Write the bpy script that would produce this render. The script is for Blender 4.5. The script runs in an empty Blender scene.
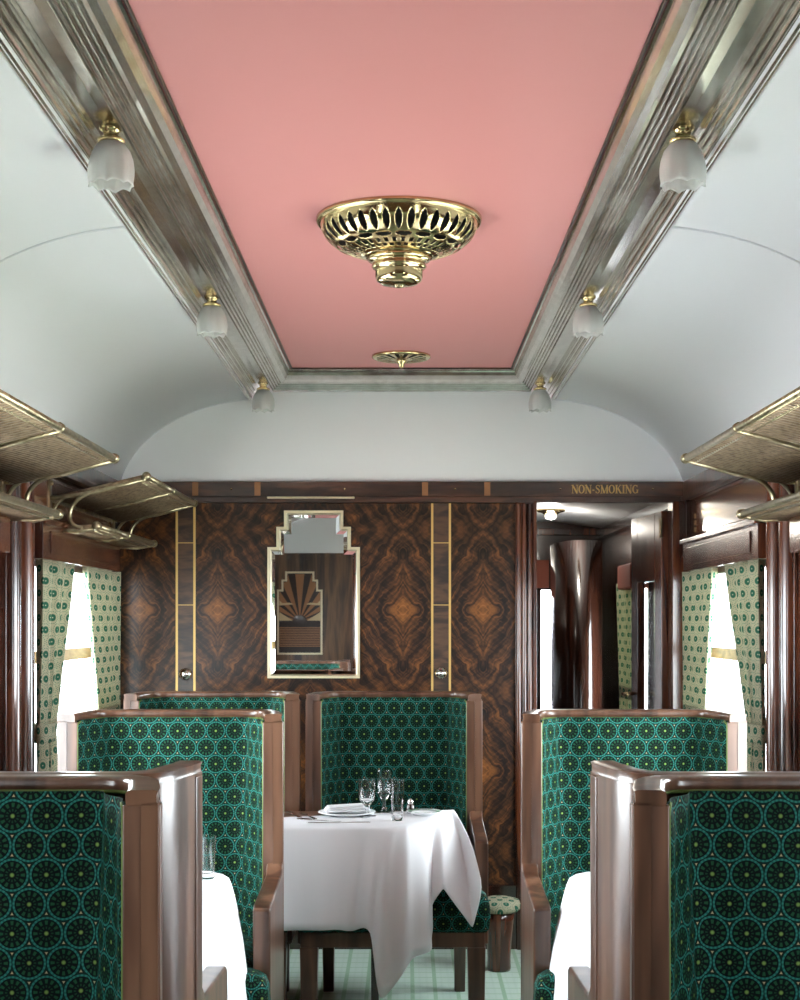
import bpy, bmesh, math, random
from mathutils import Vector, Matrix
random.seed(7)
PI = math.pi
SC = bpy.context.scene
COL = SC.collection
E = 1.38            # eye height, m
F = 1500.0          # focal length in pixels of the 800x1000 frame
CX = 0.018          # camera x
D = 6.35            # end partition
R_Y = -0.25         # rear partition
HW = 1.208          # half width of the carriage
def X_(px, d): return (px-406)*d/F + CX
def Z_(py, d): return E - (py-622)*d/F
def P_(px, py, d): return Vector((X_(px, d), d, Z_(py, d)))

# ------------------------------------------------------------------ mesh helpers
def link(name, bm, m, parent=None, smooth=False, bevel=0.0, seg=2, loc=None, sub=0, solid=0.0):
    me = bpy.data.meshes.new(name)
    bm.normal_update(); bm.to_mesh(me); bm.free()
    o = bpy.data.objects.new(name, me); COL.objects.link(o)
    if m is not None:
        for mm in (m if isinstance(m, (list, tuple)) else [m]): me.materials.append(mm)
    if smooth:
        for p in me.polygons: p.use_smooth = True
    if parent is not None: o.parent = parent
    if loc is not None: o.location = loc
    if solid:
        md = o.modifiers.new('solid', 'SOLIDIFY'); md.thickness = solid; md.offset = 0
    if bevel:
        md = o.modifiers.new('bevel', 'BEVEL'); md.width = bevel; md.segments = seg
        md.limit_method = 'ANGLE'; md.angle_limit = math.radians(35)
        for p in me.polygons: p.use_smooth = True
        md.harden_normals = True
    if sub:
        md = o.modifiers.new('sub', 'SUBSURF'); md.levels = sub; md.render_levels = sub
    return o
def tag(o, label=None, cat=None, group=None, kind=None):
    if label: o['label'] = label
    if cat: o['category'] = cat
    if group: o['group'] = group
    if kind: o['kind'] = kind
    return o
def empty(name, loc=(0, 0, 0), rz=0.0, label=None, cat=None, group=None):
    o = bpy.data.objects.new(name, None); COL.objects.link(o)
    o.location = loc; o.rotation_euler = (0, 0, rz); o.empty_display_size = 0.05
    return tag(o, label, cat, group)
def struct(name, bm, m, **k):
    par = k.get('parent')
    o = link(name, bm, m, **k)
    if par is None: o['kind'] = 'structure'
    return o
def copy_tree(o, parent=None):
    c = o.copy(); COL.objects.link(c)
    if parent is not None: c.parent = parent
    for ch in list(o.children): copy_tree(ch, c)
    return c

def box(bm, x0, x1, y0, y1, z0, z1):
    vs = [bm.verts.new((x, y, z)) for z in (z0, z1) for (x, y) in ((x0, y0), (x1, y0), (x1, y1), (x0, y1))]
    for f in ((0, 3, 2, 1), (4, 5, 6, 7), (0, 1, 5, 4), (1, 2, 6, 5), (2, 3, 7, 6), (3, 0, 4, 7)):
        bm.faces.new([vs[i] for i in f])
def bx(*a):
    bm = bmesh.new(); box(bm, *a); return bm
def prism(bm, pts, a0, a1, axis='z'):
    """closed polygon pts extruded from a0 to a1 along axis"""
    def mk(p, a):
        if axis == 'z': return (p[0], p[1], a)
        if axis == 'y': return (p[0], a, p[1])
        return (a, p[0], p[1])
    A = [bm.verts.new(mk(p, a0)) for p in pts]; B = [bm.verts.new(mk(p, a1)) for p in pts]
    n = len(pts)
    fs = [bm.faces.new(A), bm.faces.new(B)]
    for i in range(n): fs.append(bm.faces.new((A[i], A[(i+1) % n], B[(i+1) % n], B[i])))
    bmesh.ops.recalc_face_normals(bm, faces=fs)
def band(bm, outer, inner, z0, z1):
    """open U band: quads between two equal-length polylines, extruded"""
    n = len(outer); V = {}
    for k, pl in enumerate((outer, inner)):
        for j, z in enumerate((z0, z1)):
            for i in range(n): V[k, j, i] = bm.verts.new((pl[i][0], pl[i][1], z))
    fs = []
    for i in range(n-1):
        fs.append(bm.faces.new((V[0,1,i], V[0,1,i+1], V[1,1,i+1], V[1,1,i])))
        fs.append(bm.faces.new((V[0,0,i], V[1,0,i], V[1,0,i+1], V[0,0,i+1])))
        fs.append(bm.faces.new((V[0,0,i], V[0,0,i+1], V[0,1,i+1], V[0,1,i])))
        fs.append(bm.faces.new((V[1,0,i], V[1,1,i], V[1,1,i+1], V[1,0,i+1])))
    for i in (0, n-1):
        fs.append(bm.faces.new((V[0,0,i], V[0,1,i], V[1,1,i], V[1,0,i])))
    bmesh.ops.recalc_face_normals(bm, faces=fs)
def lathe(bm, prof, n=32, c=(0, 0, 0), rfun=None):
    rings = []
    for (r, z) in prof:
        if r < 1e-6: rings.append([bm.verts.new((c[0], c[1], c[2]+z))]); continue
        ring = []
        for i in range(n):
            a = 2*PI*i/n; rr = r*(rfun(a, z) if rfun else 1)
            ring.append(bm.verts.new((c[0]+rr*math.cos(a), c[1]+rr*math.sin(a), c[2]+z)))
        rings.append(ring)
    for A, B in zip(rings, rings[1:]):
        for i in range(n):
            j = (i+1) % n
            if len(A) == 1 and len(B) == 1: continue
            if len(A) == 1: bm.faces.new((A[0], B[j], B[i]))
            elif len(B) == 1: bm.faces.new((A[i], A[j], B[0]))
            else: bm.faces.new((A[i], A[j], B[j], B[i]))
def tube(bm, pts, r, n=8, caps=True):
    pts = [Vector(p) for p in pts]; rings = []
    up = None
    for i, p in enumerate(pts):
        t = (pts[min(i+1, len(pts)-1)] - pts[max(i-1, 0)]).normalized()
        if up is None:
            up = Vector((0, 0, 1)) if abs(t.z) < .9 else Vector((1, 0, 0))
        s = t.cross(up).normalized(); up = s.cross(t).normalized()
        rr = r[i] if isinstance(r, (list, tuple)) else r
        rings.append([bm.verts.new(p + rr*(math.cos(2*PI*k/n)*s + math.sin(2*PI*k/n)*up)) for k in range(n)])
    for A, B in zip(rings, rings[1:]):
        for k in range(n): bm.faces.new((A[k], A[(k+1) % n], B[(k+1) % n], B[k]))
    if caps: bm.faces.new(list(reversed(rings[0]))); bm.faces.new(rings[-1])
def ball(bm, c, r, n=10):
    bmesh.ops.create_uvsphere(bm, u_segments=n, v_segments=max(6, n//2+1), radius=r, matrix=Matrix.Translation(c))
def grid(bm, rows, uvs=None, closed=False):
    V = [[bm.verts.new(p) for p in row] for row in rows]
    uvl = bm.loops.layers.uv.verify() if uvs else None
    for i in range(len(V)-1):
        n = len(V[i])
        for j in range(n if closed else n-1):
            k = (j+1) % n
            f = bm.faces.new((V[i][j], V[i][k], V[i+1][k], V[i+1][j]))
            if uvs:
                for lp, (a, b) in zip(f.loops, ((i, j), (i, k), (i+1, k), (i+1, j))): lp[uvl].uv = uvs[a][b]
    return V
def box_uv(bm):
    """metre-scaled box projection"""
    uvl = bm.loops.layers.uv.verify(); bm.normal_update()
    for f in bm.faces:
        n = f.normal; a = max(range(3), key=lambda i: abs(n[i]))
        for lp in f.loops:
            c = lp.vert.co
            lp[uvl].uv = (c.y, c.z) if a == 0 else ((c.x, c.z) if a == 1 else (c.x, c.y+.03))
def lerp(a, b, t): return a+(b-a)*t
def smooth_path(pts, n):
    """Catmull-Rom through pts -> n samples"""
    P = [Vector(p) for p in pts]; out = []
    for k in range(n):
        t = k/(n-1)*(len(P)-1); i = min(int(t), len(P)-2); u = t-i
        p0 = P[max(i-1, 0)]; p1 = P[i]; p2 = P[i+1]; p3 = P[min(i+2, len(P)-1)]
        out.append(.5*((2*p1)+(p2-p0)*u+(2*p0-5*p1+4*p2-p3)*u*u+(3*p1-p0-3*p2+p3)*u**3))
    return out

# ------------------------------------------------------------------ node helpers
class NT:
    def __init__(s, name):
        s.m = bpy.data.materials.new(name); s.m.use_nodes = True
        s.t = s.m.node_tree; s.n = s.t.nodes; s.l = s.t.links
        s.b = s.n['Principled BSDF']; s.out = s.n['Material Output']
    def put(s, sock, v):
        if isinstance(v, bpy.types.NodeSocket): s.l.new(v, sock)
        elif isinstance(v, (tuple, list)) and len(v) == 3 and sock.type == 'RGBA': sock.default_value = (*v, 1)
        else: sock.default_value = v
    def math(s, op, *a):
        n = s.n.new('ShaderNodeMath'); n.operation = op
        for i, v in enumerate(a): s.put(n.inputs[i], v)
        return n.outputs[0]
    def mix(s, f, a, b):
        n = s.n.new('ShaderNodeMix'); n.data_type = 'RGBA'
        s.put(n.inputs[0], f); s.put(n.inputs[6], a); s.put(n.inputs[7], b); return n.outputs[2]
    def ramp(s, f, stops):
        n = s.n.new('ShaderNodeValToRGB'); r = n.color_ramp
        while len(r.elements) < len(stops): r.elements.new(.5)
        for e, (p, c) in zip(r.elements, stops): e.position = p; e.color = (*c, 1)
        s.put(n.inputs[0], f); return n.outputs[0]
    def step(s, v, lo, hi):
        n = s.n.new('ShaderNodeMapRange'); n.interpolation_type = 'SMOOTHSTEP'
        s.put(n.inputs[0], v); n.inputs[1].default_value = lo; n.inputs[2].default_value = hi
        return n.outputs[0]
    def coord(s, kind='Object'):
        if not hasattr(s, '_tc'): s._tc = s.n.new('ShaderNodeTexCoord')
        return s._tc.outputs[kind]
    def map(s, v, scale=(1, 1, 1), loc=(0, 0, 0), rot=(0, 0, 0)):
        n = s.n.new('ShaderNodeMapping'); s.l.new(v, n.inputs[0])
        n.inputs['Scale'].default_value = scale; n.inputs['Location'].default_value = loc; n.inputs['Rotation'].default_value = rot
        return n.outputs[0]
    def noise(s, v, scale, detail=4, dist=0.0, rough=.5):
        n = s.n.new('ShaderNodeTexNoise'); s.l.new(v, n.inputs['Vector'])
        n.inputs['Scale'].default_value = scale; n.inputs['Detail'].default_value = detail
        n.inputs['Distortion'].default_value = dist; n.inputs['Roughness'].default_value = rough
        return n.outputs[0]
    def xyz(s, v):
        n = s.n.new('ShaderNodeSeparateXYZ'); s.l.new(v, n.inputs[0]); return n.outputs
    def comb(s, x, y, z):
        n = s.n.new('ShaderNodeCombineXYZ')
        for i, v in enumerate((x, y, z)): s.put(n.inputs[i], v)
        return n.outputs[0]
    def bump(s, h, strength=.3, dist=.002):
        n = s.n.new('ShaderNodeBump'); s.l.new(h, n.inputs['Height'])
        n.inputs['Strength'].default_value = strength; n.inputs['Distance'].default_value = dist
        s.l.new(n.outputs[0], s.b.inputs['Normal']); return n
    def set(s, **k):
        names = dict(col='Base Color', rough='Roughness', metal='Metallic', coat='Coat Weight', coatr='Coat Roughness',
                     sheen='Sheen Weight', sheenr='Sheen Roughness', trans='Transmission Weight', ior='IOR', spec='Specular IOR Level',
                     emit='Emission Color', es='Emission Strength', sss='Subsurface Weight', sheent='Sheen Tint')
        for a, v in k.items(): s.put(s.b.inputs[names[a]], v)
        return s

def plain(name, col, rough=.5, **k):
    t = NT(name).set(col=col, rough=rough, **k); return t.m
def wood(name, dark, mid, light, stretch=(14, 14, 1.2), rough=.28, coat=.6, freq=1.0, rings=9.0, coatr=.12):
    t = NT(name); v = t.map(t.coord(), scale=stretch)
    n1 = t.noise(v, 1.0*freq, 3, .6)
    n2 = t.noise(v, 6.0*freq, 1, .2)
    w = t.math('SINE', t.math('MULTIPLY', n1, rings*2))
    w = t.math('MULTIPLY_ADD', w, .5, .5)
    f = t.math('ADD', t.math('MULTIPLY', w, .55), t.math('MULTIPLY', n2, .5))
    c = t.ramp(f, [(.15, dark), (.5, mid), (.85, light)])
    t.set(col=c, rough=rough, coat=coat, coatr=coatr)
    return t.m
def hexcell(t, u, v, p):
    x = t.math('DIVIDE', u, p); y = t.math('DIVIDE', v, p); S3 = math.sqrt(3)
    ax = t.math('SUBTRACT', x, t.math('ROUND', x))
    ay = t.math('SUBTRACT', y, t.math('MULTIPLY', t.math('ROUND', t.math('DIVIDE', y, S3)), S3))
    xb = t.math('SUBTRACT', x, .5); yb = t.math('SUBTRACT', y, S3/2)
    bx_ = t.math('SUBTRACT', xb, t.math('ROUND', xb))
    by_ = t.math('SUBTRACT', yb, t.math('MULTIPLY', t.math('ROUND', t.math('DIVIDE', yb, S3)), S3))
    def ln(a, b): return t.math('SQRT', t.math('ADD', t.math('MULTIPLY', a, a), t.math('MULTIPLY', b, b)))
    ra = ln(ax, ay); rb = ln(bx_, by_); s = t.math('LESS_THAN', rb, ra)
    def sel(a, b): return t.math('ADD', t.math('MULTIPLY', b, s), t.math('MULTIPLY', a, t.math('SUBTRACT', 1.0, s)))
    return t.math('MINIMUM', ra, rb), t.math('ARCTAN2', sel(ay, by_), sel(ax, bx_))

# ------------------------------------------------------------------ materials
M = {}
M['walnut'] = wood('walnut', (.036, .016, .009), (.080, .036, .021), (.135, .066, .038), (9, 9, .8), .28, .35, coatr=.2)
M['mahogany'] = wood('mahogany', (.018, .005, .003), (.06, .016, .008), (.13, .036, .014), (12, 12, 1.0), .22, .8)
M['mahogany_dark'] = wood('mahogany_dark', (.008, .003, .002), (.02, .007, .004), (.045, .014, .008), (12, 12, 1.0), .18, .9)
M['strip'] = wood('dark_strip_veneer', (.012, .006, .004), (.04, .018, .009), (.085, .038, .018), (4, 4, 14), .4, .15, coatr=.2)
M['frieze'] = wood('frieze_veneer', (.018, .008, .005), (.045, .019, .011), (.09, .036, .02), (2.5, 14, 14), .3, .6)
M['rosewood'] = wood('rosewood', (.02, .01, .006), (.075, .035, .017), (.16, .08, .035), (9, 9, .9), .3, .5)
M['oak'] = wood('golden_wood', (.2, .09, .03), (.4, .2, .08), (.55, .3, .13), (14, 3, 14), .35, .4)
M['white'] = plain('white_paint', (.84, .84, .85), .45)
M['seam'] = plain('seam_paint', (.76, .77, .79), .5)
M['pink'] = plain('pink_paint', (.66, .265, .255), .5)
M['black'] = plain('black_void', (.004, .004, .004), .9)
M['cloth'] = plain('white_linen', (.75, .755, .78), .8)
M['china'] = plain('white_china', (.85, .86, .87), .15)
M['steel'] = plain('silverware', (.75, .74, .72), .15, metal=1.0)
M['brass'] = plain('polished_brass', (.66, .52, .28), .14, metal=1.0)
M['gold'] = plain('gold_inlay', (.62, .40, .13), .35, metal=.35)
M['piping'] = plain('green_piping', (.11, .16, .035), .8)
M['leaf_green'] = plain('leaf_green_glaze', (.03, .16, .06), .3)
M['salmon'] = plain('salmon_silk', (.34, .085, .05), .7)
M['mirrorframe'] = plain('champagne_frame', (.72, .62, .42), .3, metal=.5)
M['cream'] = plain('cream_inlay', (.55, .40, .22), .4)
M['tan'] = plain('tan_inlay', (.30, .13, .05), .4)
M['ebony'] = plain('ebony_inlay', (.02, .009, .006), .35)
M['mirror'] = plain('mirror_silver', (.88, .89, .90), .01, metal=1.0)
M['asphalt'] = plain('grey_platform', (.50, .50, .47), .9)
M['grass'] = plain('trackside_grass', (.50, .52, .42), .95)

t = NT('aged_brass'); n = t.noise(t.coord(), 40, 3)
t.set(col=t.ramp(n, [(.3, (.24, .19, .11)), (.7, (.46, .39, .25))]), metal=.92, rough=.3); M['aged'] = t.m
t = NT('rack_mesh'); n = t.noise(t.coord(), 60, 2)
t.set(col=t.ramp(n, [(.3, (.17, .115, .07)), (.7, (.34, .25, .16))]), metal=.7, rough=.42); M['net'] = t.m

# silver leaf on the cornice
t = NT('silver_leaf'); v = t.coord()
n1 = t.noise(t.map(v, scale=(6, 1.2, 6)), 2.5, 5, .4); n2 = t.noise(v, 30, 3, .0, .5)
f = t.math('ADD', t.math('MULTIPLY', n1, .6), t.math('MULTIPLY', n2, .45))
t.set(col=t.ramp(f, [(.3, (.50, .47, .42)), (.5, (.70, .67, .61)), (.7, (.86, .84, .79))]), metal=1.0,
      rough=t.math('MULTIPLY_ADD', n1, .25, .08)); M['silver'] = t.m

def clear(name, tint=(1, 1, 1), gloss=.06, rough=.1):
    t = NT(name)
    g = t.n.new('ShaderNodeBsdfGlossy'); g.inputs['Roughness'].default_value = rough
    tr = t.n.new('ShaderNodeBsdfTransparent'); tr.inputs[0].default_value = (*tint, 1)
    fr = t.n.new('ShaderNodeLayerWeight'); fr.inputs[0].default_value = .5
    mx = t.n.new('ShaderNodeMixShader')
    t.l.new(t.math('MULTIPLY_ADD', t.math('POWER', fr.outputs[1], 4.0), .35+gloss, gloss*.5), mx.inputs[0])
    t.l.new(tr.outputs[0], mx.inputs[1]); t.l.new(g.outputs[0], mx.inputs[2]); t.l.new(mx.outputs[0], t.out.inputs[0])
    return t.m
M['glass'] = NT('table_glass').set(col=(1, 1, 1), rough=.03, trans=1.0, ior=1.4).m
M['pane'] = clear('window_glass', (.96, .98, .97))

t = NT('frosted_glass')
dif = t.n.new('ShaderNodeBsdfTranslucent'); dif.inputs[0].default_value = (.95, .95, .92, 1)
d2 = t.n.new('ShaderNodeBsdfDiffuse'); d2.inputs[0].default_value = (.86, .87, .85, 1)
tr = t.n.new('ShaderNodeBsdfTransparent'); gl = t.n.new('ShaderNodeBsdfGlossy'); gl.inputs['Roughness'].default_value = .25
m1 = t.n.new('ShaderNodeMixShader'); m1.inputs[0].default_value = .45; t.l.new(dif.outputs[0], m1.inputs[1]); t.l.new(d2.outputs[0], m1.inputs[2])
m2 = t.n.new('ShaderNodeMixShader'); m2.inputs[0].default_value = .28; t.l.new(m1.outputs[0], m2.inputs[1]); t.l.new(tr.outputs[0], m2.inputs[2])
m3 = t.n.new('ShaderNodeMixShader'); m3.inputs[0].default_value = .12; t.l.new(m2.outputs[0], m3.inputs[1]); t.l.new(gl.outputs[0], m3.inputs[2])
t.l.new(m3.outputs[0], t.out.inputs[0]); M['frosted'] = t.m

# moquette: teal rings in a hexagonal layout with radial green petals
def moquette(name, p=.0557):
    t = NT(name); u = t.xyz(t.coord('UV')); r, th = hexcell(t, u[0], u[1], p)
    ring = t.math('MULTIPLY', t.step(r, .415, .44), t.math('SUBTRACT', 1.0, t.step(r, .475, .50)))
    dots = t.math('MULTIPLY_ADD', t.math('SINE', t.math('MULTIPLY', th, 24)), .25, .75)
    ring = t.math('MULTIPLY', ring, dots)
    pet = t.step(t.math('COSINE', t.math('MULTIPLY', th, 12)), -.35, .45)
    b1 = t.math('MULTIPLY', t.step(r, .24, .28), t.math('SUBTRACT', 1.0, t.step(r, .36, .40)))
    b2 = t.math('MULTIPLY', t.step(r, .12, .15), t.math('SUBTRACT', 1.0, t.step(r, .19, .22)))
    petals = t.math('MULTIPLY', pet, t.math('MAXIMUM', b1, t.math('MULTIPLY', b2, .6)))
    cen = t.math('SUBTRACT', 1.0, t.step(r, .02, .085))
    crm = t.step(r, .545, .56)
    gap = t.math('MULTIPLY', t.step(r, .50, .515), t.math('SUBTRACT', 1.0, t.step(r, .525, .54)))
    c = t.mix(petals, (.0008, .004, .004), (.010, .060, .026))
    c = t.mix(gap, c, (.003, .020, .013))
    c = t.mix(ring, c, (.022, .17, .14))
    c = t.mix(cen, c, (.16, .26, .06)); c = t.mix(crm, c, (.38, .30, .17))
    t.set(col=c, rough=.75, sheen=.05, sheenr=.4, sheent=(.45, .9, .75), spec=.12)
    t.bump(t.noise(t.coord(), 500, 2), .2, .001)
    return t.m
M['moquette'] = moquette('green_moquette')
# curtain print
t = NT('curtain_print'); u = t.xyz(t.coord('UV')); r, th = hexcell(t, u[0], u[1], .046)
fl = t.math('SUBTRACT', 1.0, t.step(r, .22, .30)); ce = t.math('SUBTRACT', 1.0, t.step(r, .02, .07))
rg = t.math('MULTIPLY', t.step(r, .38, .41), t.math('SUBTRACT', 1.0, t.step(r, .45, .48)))
rg = t.math('MULTIPLY', rg, t.step(t.math('SINE', t.math('MULTIPLY', th, 18)), -.3, .3))
c = t.mix(rg, (.44, .41, .29), (.10, .22, .15)); c = t.mix(fl, c, (.035, .13, .085)); c = t.mix(ce, c, (.5, .52, .38))
dfs = t.n.new('ShaderNodeBsdfDiffuse'); trl = t.n.new('ShaderNodeBsdfTranslucent'); mx = t.n.new('ShaderNodeMixShader')
t.l.new(c, dfs.inputs[0]); t.l.new(c, trl.inputs[0]); mx.inputs[0].default_value = .3
t.l.new(dfs.outputs[0], mx.inputs[1]); t.l.new(trl.outputs[0], mx.inputs[2]); t.l.new(mx.outputs[0], t.out.inputs[0])
M['curtain'] = t.m
# carpet: pale green with a ruled check
t = NT('mint_carpet'); x = t.xyz(t.coord())
def line(v, p, w):
    fr = t.math('FRACT', t.math('DIVIDE', v, p)); return t.math('LESS_THAN', t.math('ABSOLUTE', t.math('SUBTRACT', fr, .5)), w)
g = t.math('MAXIMUM', line(x[0], .085, .09), t.math('MULTIPLY', line(x[1], .085, .07), .7))
g2 = t.math('MULTIPLY', line(x[0], .028, .15), .3)
c = t.mix(g2, (.44, .57, .49), (.36, .49, .41)); c = t.mix(g, c, (.25, .42, .27))
t.set(col=c, rough=.95, sheen=.2); t.bump(t.noise(t.coord(), 300, 2), .4, .003); M['carpet'] = t.m

# book-matched burl walnut: veneer leaves mirrored left-right and top-bottom
def burl(name, eyes, z0, zper):
    t = NT(name); o = t.xyz(t.coord())
    dx = None
    for e in eyes:
        a = t.math('ABSOLUTE', t.math('SUBTRACT', o[0], e)); dx = a if dx is None else t.math('MINIMUM', dx, a)
    dz = t.math('PINGPONG', t.math('ADD', t.math('ABSOLUTE', t.math('SUBTRACT', o[2], z0)), 0.0), zper)
    v = t.comb(dx, 0.0, dz)
    nz = t.noise(v, 6, 3, .6); nw = t.noise(v, 17, 3, .8)
    r = t.math('ADD', t.math('MULTIPLY', dx, 1.15), t.math('MULTIPLY', dz, .85))
    r = t.math('ADD', r, t.math('MULTIPLY', t.math('SUBTRACT', nz, .5), .16)); r = t.math('ADD', r, t.math('MULTIPLY', t.math('SUBTRACT', nw, .5), .035))
    q = t.math('SUBTRACT', t.math('MULTIPLY', dx, .85), t.math('MULTIPLY', dz, 1.15))
    # fibres run along lines of constant r, so the mirrored leaves make diamonds and chevrons
    fib = t.noise(t.comb(t.math('MULTIPLY', r, 95), t.math('MULTIPLY', q, 7), 0.0), 1.0, 4, .3, .6)
    fib2 = t.noise(t.comb(t.math('MULTIPLY', r, 24), t.math('MULTIPLY', q, 4), 3.0), 1.0, 3, .5)
    fl = t.noise(t.comb(t.math('MULTIPLY', q, 60), t.math('MULTIPLY', r, 10), 5.0), 1.0, 3, .5)
    eye = t.math('SUBTRACT', 1.0, t.step(r, .0, .10))
    f = t.math('ADD', t.math('MULTIPLY', fib, .42), t.math('MULTIPLY', fib2, .62))
    f = t.math('ADD', f, t.math('MULTIPLY', t.math('SUBTRACT', fl, .5), .22)); f = t.math('ADD', f, t.math('MULTIPLY', t.math('SUBTRACT', nz, .5), .55))
    f = t.math('ADD', f, t.math('MULTIPLY', eye, .20))
    c = t.ramp(f, [(.36, (.005, .002, .001)), (.47, (.020, .008, .004)), (.58, (.075, .028, .009)), (.72, (.21, .075, .018)), (.90, (.34, .14, .04))])
    t.set(col=c, rough=.38, coat=.10, coatr=.15, spec=.28); return t.m
EZ = Z_(610, D)
M['burl'] = burl('burl_walnut', [X_(140, D), X_(218, D), X_(403, D), X_(483, D)], EZ, .34)

# ------------------------------------------------------------------ camera, world
cam = bpy.data.cameras.new('camera'); co = bpy.data.objects.new('camera', cam); COL.objects.link(co)
co.location = (CX, 0, E); co.rotation_euler = (PI/2, 0, 0)
cam.sensor_width = 36; cam.lens = 36*F/1000; cam.shift_x = -.006; cam.shift_y = .122; cam.clip_start = .02
SC.camera = co
w = bpy.data.worlds.new('world'); SC.world = w; w.use_nodes = True
bg = w.node_tree.nodes['Background']; bg.inputs[0].default_value = (.89, .94, 1.0, 1); bg.inputs[1].default_value = 5.0
vs = SC.view_settings; vs.view_transform = 'Standard'; vs.look = 'None'; vs.gamma = 1; vs.use_curve_mapping = False
vs.exposure = 2.33
SC.cycles.use_denoising = True
SC.cycles.max_bounces = 10; SC.cycles.diffuse_bounces = 6; SC.cycles.glossy_bounces = 5; SC.cycles.transmission_bounces = 8
SC.cycles.transparent_max_bounces = 12; SC.cycles.sample_clamp_indirect = 10; SC.cycles.caustics_reflective = False; SC.cycles.caustics_refractive = False

# ------------------------------------------------------------------ the shell
YE = 9.2                           # far end of the vestibule
struct('floor', bx(-1.32, 1.32, R_Y-.1, YE+.2, -.1, 0), M['carpet'])
WB, WT = .80, E+.19                # window sill and head
WINS = [(4.86, 6.12), (2.80, 4.42), (1.0, 1.65)]     # window y-ranges, both sides; last pair unseen, added to light the front chairs
for side, s in (('left', -1), ('right', 1)):
    a, b = sorted((s*HW, s*(HW+.04)))
    bm = bmesh.new()
    yend = D if s < 0 else YE
    box(bm, a, b, R_Y, yend, 0, WB); box(bm, a, b, R_Y, yend, WT, E+.57)
    ws = list(WINS) + ([(7.30, 8.05)] if s > 0 else [])
    ys = [R_Y] + [q for wn in sorted(ws) for q in wn] + [yend]
    for i in range(0, len(ys), 2): box(bm, a, b, ys[i], ys[i+1], WB, WT)
    struct('wall_'+side, bm, M['mahogany'])
# end wall, lower wood part, with the doorway
DX0, DX1, DT = X_(535, D), X_(672, D), Z_(502, D)
FT, FB = Z_(482, D), Z_(497, D)      # frieze
bm = bmesh.new(); box(bm, -HW, DX0, D, D+.06, 0, FT); box(bm, DX1, HW, D, D+.06, 0, FT); box(bm, DX0, DX1, D, D+.06, DT, FT)
struct('wall_back', bm, M['mahogany'])
struct('wall_front', bx(-HW-.1, HW+.1, R_Y-.06, R_Y, 0, FT), M['rosewood'])
# white lunettes over both end walls
bm = bmesh.new(); box(bm, -HW-.1, HW+.1, D+.004, D+.06, FT, E+1.2); o = struct('wall_back_upper', bm, M['white'])
bm = bmesh.new(); box(bm, -HW-.1, HW+.1, R_Y-.06, R_Y-.004, FT, E+1.2); o = struct('wall_front_upper', bm, M['white'])

# ceiling vault on each side + flat pink panel
def vault_z(x): 
    tt = min(1, max(0, (abs(x)-.58)/.635)); return E+.50+.455*math.sqrt(max(0, 1-tt*tt))
def vault_pts(x0=.635, x1=HW+.004, n=28):
    return [(x0+(x1-x0)*math.sin(PI/2*i/(n-1)), vault_z(x0+(x1-x0)*math.sin(PI/2*i/(n-1)))) for i in range(n)]
bm = bmesh.new()
for s in (-1, 1):
    grid(bm, [[(s*x, y, z) for (x, z) in vault_pts()] for y in (R_Y, 2, 4, D+.003)])
o = struct('ceiling', bm, M['white'], smooth=True)
md = o.modifiers.new('s', 'SOLIDIFY'); md.thickness = .02; md.offset = 0
PZ = E+1.037; PX = .455; PY = 6.12
struct('ceiling_panel', bx(-.66, .66, R_Y, D+.05, PZ, PZ+.05), M['pink'])
# silvered cornice: inner section swept round the pink panel, outer section along the sides
inner = [(0, 1.037), (0, 1.030), (.006, 1.028), (.008, 1.022), (.014, 1.012), (.024, .999), (.036, .991), (.045, .992), (.048, 1.000)]
for i in range(4):
    b0 = .050+i*.010; zb = .999-.0045*i
    inner += [(b0, zb), (b0+.002, zb-.005), (b0+.005, zb-.007), (b0+.008, zb-.005), (b0+.0095, zb-.001)]
inner += [(.0905, .975)]
outer = [(.0905, .975), (.092, .986), (.097, .988), (.120, .989), (.146, .986), (.149, .975)]
for i in range(4):
    b0 = .150+i*.010; zb = .975-.009*i
    outer += [(b0, zb), (b0+.002, zb-.006), (b0+.005, zb-.008), (b0+.008, zb-.006), (b0+.0095, zb-.004)]
outer += [(.192, .938), (.193, .96)]
bm = bmesh.new()
rows = []
for (wd, z) in inner:
    we = wd*(D-PY)/.0905
    rows.append([(-PX-wd, R_Y, E+z), (-PX-wd, PY+we, E+z), (PX+wd, PY+we, E+z), (PX+wd, R_Y, E+z)])
grid(bm, rows)
for s in (-1, 1):
    grid(bm, [[(s*(PX+wd), y, E+z) for (wd, z) in outer] for y in (R_Y, D)])
struct('trim_1', bm, M['silver'])
# thin dark bead round the pink panel and painted ribs on the vault
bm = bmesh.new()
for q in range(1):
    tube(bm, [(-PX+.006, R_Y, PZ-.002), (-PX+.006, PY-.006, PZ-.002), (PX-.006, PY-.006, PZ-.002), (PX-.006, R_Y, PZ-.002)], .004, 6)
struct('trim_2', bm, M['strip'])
for k, y in enumerate((3.57, D-.006)):
    bm = bmesh.new()
    for s in (-1, 1):
        tube(bm, [(s*x, y, z-.012) for (x, z) in vault_pts(.65)], .0035, 6)
    struct('trim_%d' % (3+k), bm, M['seam'], smooth=True)

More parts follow.
